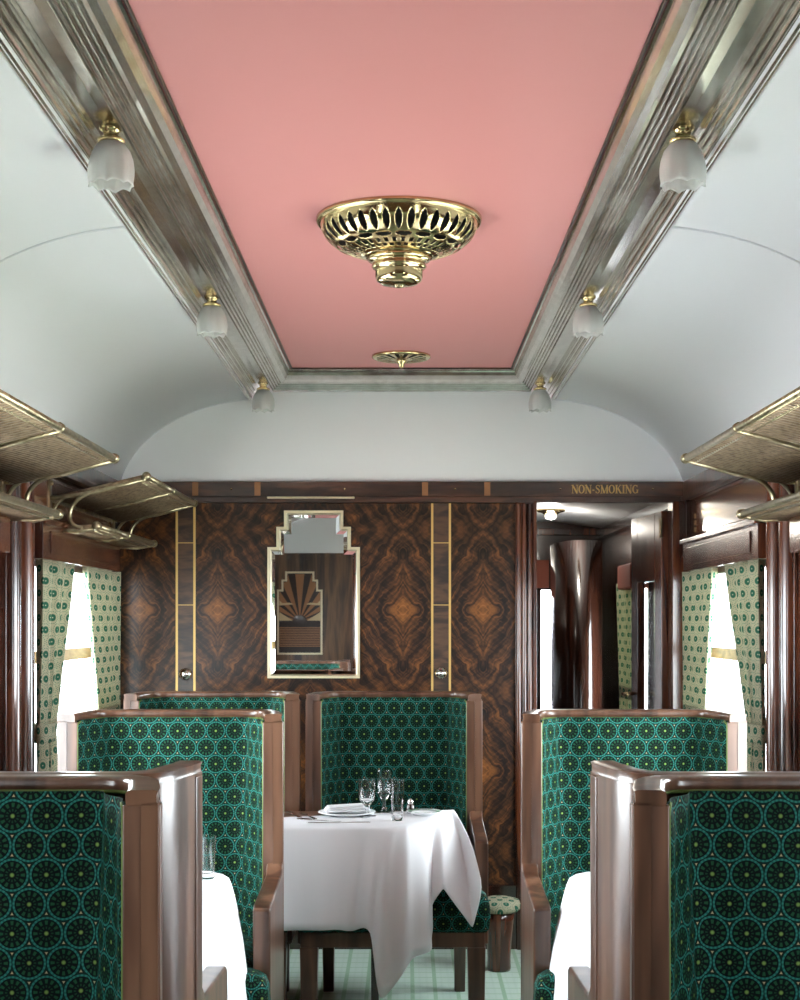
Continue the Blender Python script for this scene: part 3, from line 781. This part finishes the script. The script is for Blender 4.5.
# ------------------------------------------------------------------ winged chairs
CT = E-.26       # top of chair
def u_path(pts):  # right half front->back centre, mirrored
    Rr = smooth_path([(x, y, 0) for x, y in pts], 36)
    Rr = [(p.x, p.y) for p in Rr]
    return Rr+[(-x, y) for x, y in reversed(Rr[:-1])]
def make_chair():
    root = empty('winged_dining_chair')
    outer = u_path([(.318, .0), (.313, .05), (.302, .11), (.294, .155), (.284, .185), (.266, .214), (.235, .235), (.19, .2425), (.10, .2425), (0, .2425)])
    def inset(d):
        o2 = []
        n = len(outer)
        for i, p in enumerate(outer):
            a = outer[max(i-1, 0)]; b = outer[min(i+1, n-1)]; tx, ty = b[0]-a[0], b[1]-a[1]; l = math.hypot(tx, ty)
            o2.append((p[0]-ty/l*d, p[1]+tx/l*d))
        return o2
    # path runs right-front to back: inward normal is to the left of travel
    def ins(d):
        q = inset(d)
        return q if abs(q[0][0]) < abs(outer[0][0]) else inset(-d)
    bm = bmesh.new(); band(bm, outer, ins(.026), .30, CT-.02); o = link('shell', bm, M['walnut'], root, smooth=True); md = o.modifiers.new('split', 'EDGE_SPLIT'); md.split_angle = .6
    bm = bmesh.new(); prof = [(.030, CT-.024), (.0, CT-.024), (-.0025, CT-.018), (-.0025, CT-.008), (.0, CT-.002), (.006, CT), (.042, CT), (.048, CT-.002), (.050, CT-.006), (.050, CT-.021), (.048, CT-.024), (.030, CT-.024)]
    V_ = grid(bm, [[(a, b, z) for a, b in ins(d_)] for d_, z in prof]); bm.faces.new([r_[0] for r_ in V_[:-1]]); bm.faces.new([r_[-1] for r_ in V_[:-1]])
    bmesh.ops.recalc_face_normals(bm, faces=bm.faces[:])
    o = link('top_rail', bm, M['walnut'], root, smooth=True); md = o.modifiers.new('split', 'EDGE_SPLIT'); md.split_angle = 1.0
    for s in (-1, 1):
        bm = bmesh.new()
        pts = [(s*.262, .055), (s*.262, 0), (s*.308, 0), (s*.320, .010), (s*.320, .030), (s*.315, .055)]
        prism(bm, pts, .30, CT-.0236); link('post', bm, M['walnut'], root, bevel=.003)
        bm = bmesh.new()
        prism(bm, [(.012, .30), (.012, .705), (-.004, .695), (-.035, .672), (-.37, .650), (-.39, .640), (-.39, .30)], s*.274, s*.3195, 'x')
        link('armrest', bm, M['walnut'], root, bevel=.006, seg=3)
    # upholstered inner shell
    rows, uvs = [], []; nz = 24
    for i in range(nz):
        z = lerp(.44, CT-.019, i/(nz-1)); k = (z-.44)/(CT-.459)
        cxx = lerp(.178, .200, k); cy = lerp(.135, .150, k)
        edge = 1-max(0, (z-(CT-.10))/.07)**2*.35
        path = [(.266, .006), (.2655-.012*edge, .020), (.262-.022*edge, .06), (lerp(.262, cxx, .72), .105), (cxx+.004, cy)]
        R1 = [(p.x, p.y) for p in smooth_path([(a, b, 0) for a, b in path], 16)]
        by = .165-.010*edge
        R2 = [(cxx-.004, cy+.004), (cxx-.012, by), (cxx*.75, by-.010*edge), (cxx*.4, by-.016*edge), (0, by-.018*edge)]
        H = R1+R2; full = H+[(-a, b) for a, b in reversed(H[:-1])]
        ul = [0]
        for a, b in zip(full, full[1:]): ul.append(ul[-1]+math.hypot(b[0]-a[0], b[1]-a[1]))
        c = ul[len(H)-1]
        # wings keep their own print, so the repeat breaks at the crease
        rows.append([(a, b, z) for a, b in full]); uvs.append([((q-c), z) for q in ul])
    bm = bmesh.new(); grid(bm, rows, uvs); bmesh.ops.recalc_face_normals(bm, faces=bm.faces[:])
    link('backrest', bm, M['moquette'], root, smooth=True)
    # piping along the opening
    top = [(a, b, CT-.0235) for (a, b) in ins(.049)][2:-2]
    bm = bmesh.new()
    tube(bm, [(.2635, .004, .45), (.2635, .004, CT-.035), (.262, .006, CT-.028)]+[(.258, .02, CT-.0235)]+top+[(-.258, .02, CT-.0235), (-.262, .006, CT-.028), (-.2635, .004, CT-.035), (-.2635, .004, .45)], .0034, 6)
    link('piping', bm, M['piping'], root, smooth=True)
    # seat cushion (T shaped, puffed)
    bm = bmesh.new()
    plan = [(.318, -.475), (.318, -.398), (.270, -.396), (.262, -.10), (.255, .02), (.19, .12), (-.19, .12), (-.255, .02), (-.262, -.10), (-.270, -.396), (-.318, -.398), (-.318, -.475)]
    # rounded rows from bottom to top
    def sc_plan(k, kf):
        return [(x*k, -.18+(y+.18)*kf) for x, y in plan]
    lv = [(.355, .97, .965), (.37, 1.0, .998), (.41, 1.012, 1.012), (.45, 1.005, 1.005), (.474, .975, .98), (.487, .90, .92), (.494, .70, .72), (.496, .3, .3)]
    def dens(pl):
        out_ = []
        for a, b in zip(pl, pl[1:]+pl[:1]):
            n_ = max(1, int(math.hypot(b[0]-a[0], b[1]-a[1])/.03))
            out_ += [(lerp(a[0], b[0], q/n_), lerp(a[1], b[1], q/n_)) for q in range(n_)]
        return out_
    base = dens(plan)
    rows = [[(x*k, -.18+(y+.18)*kf, z) for x, y in base] for (z, k, kf) in lv]
    V = grid(bm, rows, None, closed=True); bm.faces.new(V[-1]); bm.faces.new(list(reversed(V[0])))
    bmesh.ops.recalc_face_normals(bm, faces=bm.faces[:])
    uvl = bm.loops.layers.uv.verify(); bm.normal_update()
    for f in bm.faces:
        nn = f.normal
        for lp in f.loops:
            c = lp.vert.co
            if abs(nn.z) > .6: lp[uvl].uv = (c.x, c.y+.03)
            elif abs(nn.x) > abs(nn.y): lp[uvl].uv = (c.y, c.z)
            else: lp[uvl].uv = (c.x, c.z)
    link('seat_cushion', bm, M['moquette'], root, smooth=True)
    bm = bmesh.new()
    box(bm, -.305, .305, -.465, -.435, .305, .355)
    for s in (-1, 1): a, b = sorted((s*.305, s*.275)); box(bm, a, b, -.437, .20, .305, .362)
    box(bm, -.275, .275, .17, .20, .305, .362)
    link('seat_rail', bm, M['walnut'], root, bevel=.004)
    for s in (-1, 1):
        for (y, hx, w_) in ((-.435, .277, .030), (.170, .245, .024)):
            bm = bmesh.new(); wb = w_*.82
            A = [bm.verts.new((s*hx+a*w_, y+b*w_, .306)) for a, b in ((-1, -1), (1, -1), (1, 1), (-1, 1))]
            yb_ = y+(.03 if y > 0 else 0)
            B = [bm.verts.new((s*hx+a*wb, yb_+b*wb, 0)) for a, b in ((-1, -1), (1, -1), (1, 1), (-1, 1))]
            bm.faces.new(A); bm.faces.new(list(reversed(B)))
            for q in range(4): bm.faces.new((A[q], B[q], B[(q+1) % 4], A[(q+1) % 4]))
            bmesh.ops.recalc_face_normals(bm, faces=bm.faces[:])
            link('leg', bm, M['walnut'], root, bevel=.004)
    return root
chairs = [
    (-.684, 2.322, 0, 'green moquette winged chair facing us at the front left corner, cut by the frame'),
    (.689, 2.322, 0, 'green moquette winged chair facing us at the front right corner, cut by the frame'),
    (-.682, 2.812, PI, 'chair facing away, back to back with the nearest left chair, showing its curved walnut side'),
    (.682, 2.812, PI, 'chair facing away, back to back with the nearest right chair, showing its curved walnut side'),
    (-.650, 4.245, 0, 'green winged chair on the left in the middle row, behind the nearest pair'),
    (.665, 4.245, 0, 'green winged chair on the right side, standing before the open doorway'),
    (-.684, 5.415, 0, 'green winged chair against the burl wall at left, mostly hidden by the row before it'),
    (-.026, 5.415, 0, 'green winged chair in the centre, drawn up to the white table below the mirror'),
]
ch0 = make_chair()
for i, (x, y, rz, lab) in enumerate(chairs):
    o = ch0 if i == 0 else copy_tree(ch0)
    o.location = (x, y, 0); o.rotation_euler = (0, 0, rz)
    tag(o, lab, 'chair', 'green winged dining chairs')

# ------------------------------------------------------------------ tables with cloths
TT = .700
def cloth(name, outline, cols, label, closed_sides, zt=TT, cz=.004):
    """outline: list of (x,y) of the table edge; cols: same count list of hem points (x,y,z). Skirt hangs between."""
    n = len(outline); NS = 7
    top = []
    pts = []
    for i in range(n-1):
        for q in range(NS): t_ = q/NS; pts.append((i+t_))
    pts.append(n-1)
    hem = smooth_path(cols, len(pts)); edge = []
    for p in pts:
        i = min(int(p), n-2); u = p-i; a, b = outline[i], outline[i+1]
        edge.append(Vector((lerp(a[0], b[0], u), lerp(a[1], b[1], u), zt+cz)))
    bm = bmesh.new(); NZ = 16; rows = []
    cen = Vector((sum(p[0] for p in outline)/n, sum(p[1] for p in outline)/n, 0))
    for j in range(NZ+1):
        q = j/NZ; row = []
        for k, (e, h_) in enumerate(zip(edge, hem)):
            # rounded fall over the edge: slide out first and then down
            out_dir = Vector((h_.x-e.x, h_.y-e.y, 0)); 
            sx = 1-(1-q)**2.2 if out_dir.length > .03 else q
            z = lerp(e.z, h_.z, q**1.25)
            x = lerp(e.x, h_.x, sx*.55+q*.45); y = lerp(e.y, h_.y, sx*.55+q*.45)
            f = math.sin(k*.9)*.006*q
            nrm = Vector((-(edge[min(k+1, len(edge)-1)].y-edge[max(k-1, 0)].y), edge[min(k+1, len(edge)-1)].x-edge[max(k-1, 0)].x, 0))
            if nrm.length > 0: nrm.normalize()
            row.append((x+nrm.x*f, y+nrm.y*f, z))
        rows.append(row)
    V = grid(bm, rows)
    bm.faces.new(V[0])
    bmesh.ops.recalc_face_normals(bm, faces=bm.faces[:])
    o = link(name, bm, M['cloth'], smooth=True, solid=.002)
    md = o.modifiers.new('edge', 'EDGE_SPLIT') if False else None
    tag(o, label, 'tablecloth'); return o
def table(outline, legs, label, inset=.006):
    root = empty('dining_table', (0, 0, 0), label=label, cat='table')
    bm = bmesh.new(); prism(bm, outline, TT-.022, TT); link('tabletop', bm, M['walnut'], root, bevel=.003)
    for (x, y, a, b) in legs:
        link('leg', bx(x-a, x+a, y-b, y+b, 0, TT-.022), M['mahogany_dark'], root, bevel=.003)
# centre table (reaches to the left wall, chamfered towards the aisle)
ctab = [(-1.13, 4.94), (-.05, 4.94), (.015, 4.965), (.185, 5.33), (.185, 5.395), (-1.13, 5.395)]
table(ctab, [(-.085, 5.0, .013, .02), (-.9, 5.17, .03, .1)], 'table under the white cloth in the centre, reaching to the left wall')
# hem points, from the far right corner round to the left wall along the near side
edge = [(-1.13, 4.935), (-.6, 4.935), (-.385, 4.935), (-.25, 4.935), (-.12, 4.935), (-.05, 4.937), (-.015, 4.942), (.02, 4.962), (.07, 5.065), (.11, 5.15), (.145, 5.235), (.175, 5.30), (.189, 5.335), (.19, 5.398)]
hem = [(-1.13, 4.905, .37), (-.6, 4.905, .37), (-.385, 4.905, .37), P_(330, 930, 4.86), P_(352, 931, 4.87), P_(370, 933, 4.83), P_(381, 998, 4.78), P_(410, 962, 4.80), P_(432, 947, 4.85),
       P_(431, 916, 4.90), P_(444, 889, 4.90), P_(473, 927, 4.885), P_(479, 872, 4.915), (.230, 5.38, .515)]
hem = [Vector(h_) for h_ in hem]
cloth('tablecloth', edge, hem, 'white linen tablecloth with hanging corners on the centre table', None)
# side tables
for s, nm in ((-1, 'left'), (1, 'right')):
    xi = s*.455
    ol = [(s*1.185, 3.02), (s*.50, 3.02), (xi, 3.09), (xi, 3.97), (s*.50, 4.05), (s*1.185, 4.05)]
    if s > 0: ol = ol[::-1]
    table(ol, [(s*.62, 3.55, .03, .20)], 'table under the white cloth on the %s between facing chairs' % nm)
    e2 = [(s*1.185, 3.015), (s*.80, 3.015), (s*.52, 3.015), (s*.475, 3.04), (s*.450, 3.10), (s*.448, 3.35), (s*.448, 3.60), (s*.448, 3.80), (s*.450, 3.96), (s*.475, 4.02), (s*.51, 4.055), (s*.80, 4.055), (s*1.185, 4.055)]
    h2 = [(s*1.185, 3.0, .40), (s*.80, 3.0, .40), (s*.58, 3.0, .56), (s*.47, 3.03, .56), (s*.415, 3.12, .56), (s*.39, 3.32, .40), (s*.362, 3.50, .41), (s*.395, 3.64, .38), (s*.372, 3.80, .33), (s*.420, 3.93, .56), (s*.47, 4.06, .56), (s*.80, 4.07, .55), (s*1.185, 4.07, .55)]
    cloth('tablecloth', e2, [Vector(a) for a in h2], 'white linen tablecloth on the %s table, its corner hanging into the aisle' % nm, None)

# ------------------------------------------------------------------ tableware
CTZ = TT+.0055
def tumbler(loc, h_, r0, r1, label, name='tumbler', facets=12):
    bm = bmesh.new(); th = .0022
    lathe(bm, [(0, 0), (r0, 0), (r0+.001, .003)]+[(lerp(r0, r1, q/8), h_*q/8) for q in range(1, 9)]+[(lerp(r0, r1, q/8)-th, h_*q/8) for q in range(8, 0, -1)]+[(0, .012)], 40)
    o = link(name, bm, M['glass'], smooth=True); o.modifiers.new('split', 'EDGE_SPLIT').split_angle = .5; o.location = loc; return tag(o, label, 'glass')
tumbler((X_(397.5, 5.10), 5.10, CTZ), .142, .019, .0245, 'slim straight tumbler in front on the centre table')
def goblet(loc, h_, r, label, hb):
    bm = bmesh.new(); th = .002
    lathe(bm, [(0, .002), (.030, 0), (.031, .003), (.010, .008), (.006, .014), (.0055, hb*.5), (.009, hb*.8), (.016, hb), (r*.85, hb+.012), (r, hb+.030), (r, h_*.85), (r*.97, h_), (r*.97-th, h_), (r-th, h_*.85), (r-th, hb+.032), (r*.82-th, hb+.016), (0, hb+.008)], 28, rfun=lambda a, z: 1)
    o = link('goblet', bm, M['glass'], smooth=True); o.modifiers.new('split', 'EDGE_SPLIT').split_angle = .6; o.location = loc; return tag(o, label, 'glass')
goblet((X_(367, 5.20), 5.20, CTZ), .132, .0305, 'short stemmed goblet left of the two taller glasses on the centre table', .045)
goblet((X_(384, 5.33), 5.33, CTZ), .148, .029, 'tall stemmed glass standing behind the goblet and tumbler', .055)
def plate(loc, r, label, rim=False):
    root = empty('plate', loc, label=label, cat='plate')
    bm = bmesh.new(); lathe(bm, [(0, .002), (r*.6, 0), (r*.66, .004), (r, .011), (r, .014), (r*.66, .008), (r*.6, .005), (0, .005)], 40)
    link('dish', bm, M['china'], root, smooth=True)
    if rim:
        bm = bmesh.new()
        for k in range(9):
            a = 2*PI*k/9
            for q in (-.16, 0, .16):
                c = Vector((r*.83*math.cos(a+q), r*.83*math.sin(a+q), .0128)); d = Vector((math.cos(a+q*4+.6), math.sin(a+q*4+.6), 0)); e = Vector((-d.y, d.x, 0))
                vs_ = [bm.verts.new(c+d*r*.15), bm.verts.new(c+e*r*.04), bm.verts.new(c-d*r*.15), bm.verts.new(c-e*r*.04)]
                bm.faces.new(vs_)
        link('leaf_pattern', bm, M['leaf_green'], root, solid=.0008)
    return root
plate((X_(347, 5.24), 5.24, CTZ), .10, 'white dinner plate under the folded napkin on the centre table')
plate((X_(424, 5.25), 5.25, CTZ), .062, 'white side plate with green leaves right of the glasses', True)
plate((-.66, 3.83, CTZ), .10, 'white plate with green leaf rim on the left side table', True)
bm = bmesh.new(); box(bm, -.078, .078, -.035, .035, 0, .007); box(bm, -.074, .076, -.031, .036, .0072, .015); box(bm, -.068, .077, -.027, .036, .0152, .021)
for v in bm.verts: v.co.z += .004*math.sin(v.co.x*30)*(v.co.z > .01)
o = link('napkin', bm, M['cloth'], bevel=.003); o.location = (X_(347, 5.24), 5.24, CTZ+.0145); o.rotation_euler = (0, 0, .15)
tag(o, 'white folded napkin lying on the dinner plate', 'napkin')
def cutlery(kind, x, y, rz, label):
    bm = bmesh.new()
    pts = [(0, -.10), (0, -.02), (0, .03)]
    prism(bm, [(-.006, -.10), (-.0075, -.095), (-.003, 0), (.003, 0), (.0075, -.095), (.006, -.10)], 0, .002)
    if kind == 'fork':
        prism(bm, [(-.003, 0), (-.010, .03), (.010, .03), (.003, 0)], 0.0, .0022)
        for k in range(4): box(bm, -.010+k*.0058, -.010+k*.0058+.0028, .03, .078, .0, .002)
    elif kind == 'knife': prism(bm, [(-.003, 0), (-.008, .01), (-.009, .08), (-.003, .11), (.004, .115), (.004, 0)], 0, .0016)
    else:
        prism(bm, [(-.003, 0)]+[(-.017*math.sin(a), .04-.03*math.cos(a)) for a in [PI*i/10 for i in range(1, 10)]]+[(.017*math.sin(a), .04-.03*math.cos(a)) for a in [PI-PI*i/10 for i in range(0, 10)]]+[(.003, 0)], 0, .003)
    o = link(kind, bm, M['steel'], bevel=.0006); o.location = (x, y, CTZ+.0004); o.rotation_euler = (0, 0, rz); tag(o, label, kind)
cutlery('fork', X_(310, 5.2)-.01, 5.22, .35, 'silver fork beside the dinner plate on the centre table')
cutlery('fork', X_(294, 5.2)-.01, 5.26, .35, 'silver fork at the left edge of the visible centre table')
cutlery('knife', X_(335, 5.06)+.02, 5.04, PI/2+.06, 'silver knife lying crosswise before the dinner plate')
cutlery('spoon', X_(314, 5.06)-.0, 5.10, 1.1, 'silver spoon by the front edge of the centre table')
ps = empty('pepper_shaker', (X_(410.5, 5.30), 5.30, CTZ), label='small dark pepper shaker with silver cap beside the side plate', cat='shaker')
bm = bmesh.new(); lathe(bm, [(0, 0), (.013, 0), (.015, .006), (.0135, .026), (.010, .032), (0, .032)], 20); link('body', bm, M['mahogany_dark'], ps, smooth=True)
bm = bmesh.new(); lathe(bm, [(.0105, .032), (.0115, .038), (.009, .047), (.003, .051), (0, .052)], 20); link('cap', bm, M['steel'], ps, smooth=True)
tumbler((X_(207, 3.95), 3.95, CTZ), .112, .020, .0235, 'slim tumbler on the left table beside the curved walnut chair back')

# footstool by the door jamb
st = empty('footstool', (X_(499, 5.95), 5.95, 0), label='low round footstool with pale green cushion beside the door jamb', cat='stool')
bm = bmesh.new(); lathe(bm, [(0, .235), (.075, .235), (.084, .245), (.086, .262), (.080, .278), (.05, .287), (0, .290)], 32); 
uvl = bm.loops.layers.uv.verify()
for f in bm.faces:
    for lp in f.loops: lp[uvl].uv = (lp.vert.co.x, lp.vert.co.y+lp.vert.co.z)
link('cushion', bm, M['curtain'], st, smooth=True)
bm = bmesh.new(); lathe(bm, [(0, 0), (.045, 0), (.048, .01), (.046, .05), (.050, .12), (.058, .20), (.062, .235), (0, .2345)], 32); link('base', bm, M['mahogany'], st, smooth=True)

# ------------------------------------------------------------------ vestibule beyond the doorway
VH = E+.60
bm = bmesh.new(); box(bm, DX0-.14, DX0-.08, D+.06, YE, 0, VH); struct('wall_vestibule_left', bm, M['mahogany_dark'])
bm = bmesh.new(); xs0, xs1 = X_(541, 9.0), X_(550, 9.0)
box(bm, DX0-.14, xs0, 9.0, 9.1, 0, VH); box(bm, xs1, HW, 9.0, 9.1, 0, VH); box(bm, xs0, xs1, 9.0, 9.1, 0, .55); box(bm, xs0, xs1, 9.0, 9.1, Z_(590, 9), VH)
struct('wall_vestibule_end', bm, M['mahogany_dark'])
struct('ceiling_vestibule', bx(DX0-.14, HW+.1, D+.06, 9.1, VH, VH+.05), M['white'])
bm = bmesh.new(); prism(bm, [(HW, VH-.04), (HW, VH), (HW-.30, VH)], D+.07, 8.99, 'y'); struct('ceiling_vestibule_cove', bm, M['white'])
struct('trim_vestibule', bx(DX0-.08, HW, 8.97, 9.0, E+.52, E+.56), M['mahogany'], bevel=.004)
bm = bmesh.new(); box(bm, HW-.03, HW, D+.1, 8.97, E+.50, E+.56); struct('trim_vestibule_side', bm, M['mahogany_dark'], bevel=.004)
struct('wall_vestibule_pink_panel', bx(X_(536, 8.99), X_(549, 8.99), 8.985, 9.0, Z_(588, 8.99), Z_(560, 8.99)), M['salmon'], bevel=.003)
# curved dark inner partition with gloss
bm = bmesh.new()
pts = smooth_path([(X_(551, 8.6), 8.6, 0), (X_(556, 8.4), 8.35, 0), (X_(570, 8.1), 8.1, 0), (X_(590, 8.0), 8.05, 0), (X_(606, 8.0), 8.15, 0)], 24)
ou = [(p.x, p.y) for p in pts]; inn_ = [(p.x, p.y+.04) for p in pts]
band(bm, ou, inn_, 0, E+.44); struct('wall_vestibule_curved', bm, M['mahogany_dark'], smooth=True)
# vestibule window frame + curtain + lampshade
root = bpy.data.objects.new('window_7', None); COL.objects.link(root); root['kind'] = 'structure'
bm = bmesh.new(); box(bm, HW-.015, HW+.041, 7.27, 7.31, WB-.02, WT+.02); box(bm, HW-.015, HW+.041, 8.04, 8.08, WB-.02, WT+.02); box(bm, HW-.015, HW+.041, 7.31, 8.04, WT-.005, WT+.02); link('window_casing', bm, M['mahogany'], root)
link('pane', bx(HW+.042, HW+.045, 7.31, 8.04, WB, WT), M['pane'], root)
for (a_, b_) in ((7.30, 8.05),):
    li = bpy.data.lights.new('daylight_portal', 'AREA'); li.shape = 'RECTANGLE'; li.size = WT-WB; li.size_y = b_-a_; li.cycles.is_portal = True
    lo = bpy.data.objects.new('daylight_portal', li); COL.objects.link(lo); lo.location = (HW+.055, (a_+b_)/2, (WB+WT)/2); lo.rotation_euler = (0, PI/2, 0)
curtain(1, 7.34, 7.98, 7.50, 7.90, -.04, 'green print curtain beyond the doorway, under the salmon pelmet', 4)
o = link('curtain_pelmet', bx(HW-.10, HW-.002, 7.30, 7.74, E+.165, E+.29), M['salmon'], bevel=.012, seg=3); tag(o, 'salmon fabric pelmet over the curtain beyond the doorway', 'pelmet')
# open door leaf with a glass panel
dr = bpy.data.objects.new('door_1', None); COL.objects.link(dr); dr['kind'] = 'structure'
dr.location = (DX1-.012, D+.09, 0); dr.rotation_euler = (0, 0, PI/2+.10)
W_ = .52; Ht = DT-.03
bm = bmesh.new(); box(bm, 0, .11, -.018, .018, .02, Ht); box(bm, W_-.11, W_, -.018, .018, .02, Ht); box(bm, .11, W_-.11, -.018, .018, Ht-.30, Ht); box(bm, .11, W_-.11, -.018, .018, .02, .55)
link('leaf', bm, M['mahogany'], dr, bevel=.004)
link('pane', bx(.11, W_-.11, -.003, .003, .55, Ht-.30), M['pane'], dr)
bm = bmesh.new(); tube(bm, [(W_-.05, .018, 1.05), (W_-.05, .07, 1.05), (W_-.16, .075, 1.05)], .008, 8); ball(bm, Vector((W_-.16, .075, 1.05)), .012); link('handle', bm, M['brass'], dr, smooth=True)
bm = bmesh.new()
for z in (E+.36, .4): box(bm, -.012, .012, .018, .026, z, z+.085)
link('hinge', bm, M['brass'], dr)
# outside the carriage: pale platform and grass bank
bm = bmesh.new(); box(bm, -9, -1.6, -6, 16, -1.1, -.9); struct('ground', bm, M['asphalt'])
bm = bmesh.new(); box(bm, 1.6, 9, -6, 16, -1.1, -.9); struct('ground', bm, M['grass'])

vl = empty('ceiling_lamp', (.79, 8.0, VH), label='small brass lamp on the pale ceiling beyond the open doorway', cat='ceiling lamp')
bm = bmesh.new(); lathe(bm, [(0, 0), (.075, 0), (.08, -.006), (.07, -.014), (.05, -.018), (.03, -.03), (0, -.03)], 32); link('canopy', bm, M['brass'], vl, smooth=True)
bm = bmesh.new(); lathe(bm, [(.028, -.028), (.034, -.034), (.028, -.048), (0, -.056)], 24); link('bulb', bm, M['frosted'], vl, smooth=True)
li = bpy.data.lights.new('vestibule_bulb', 'POINT'); li.energy = 1.1; li.color = (1, .93, .82); li.shadow_soft_size = .03
lo = bpy.data.objects.new('vestibule_bulb', li); COL.objects.link(lo); lo.location = (.79, 8.0, VH-.10)
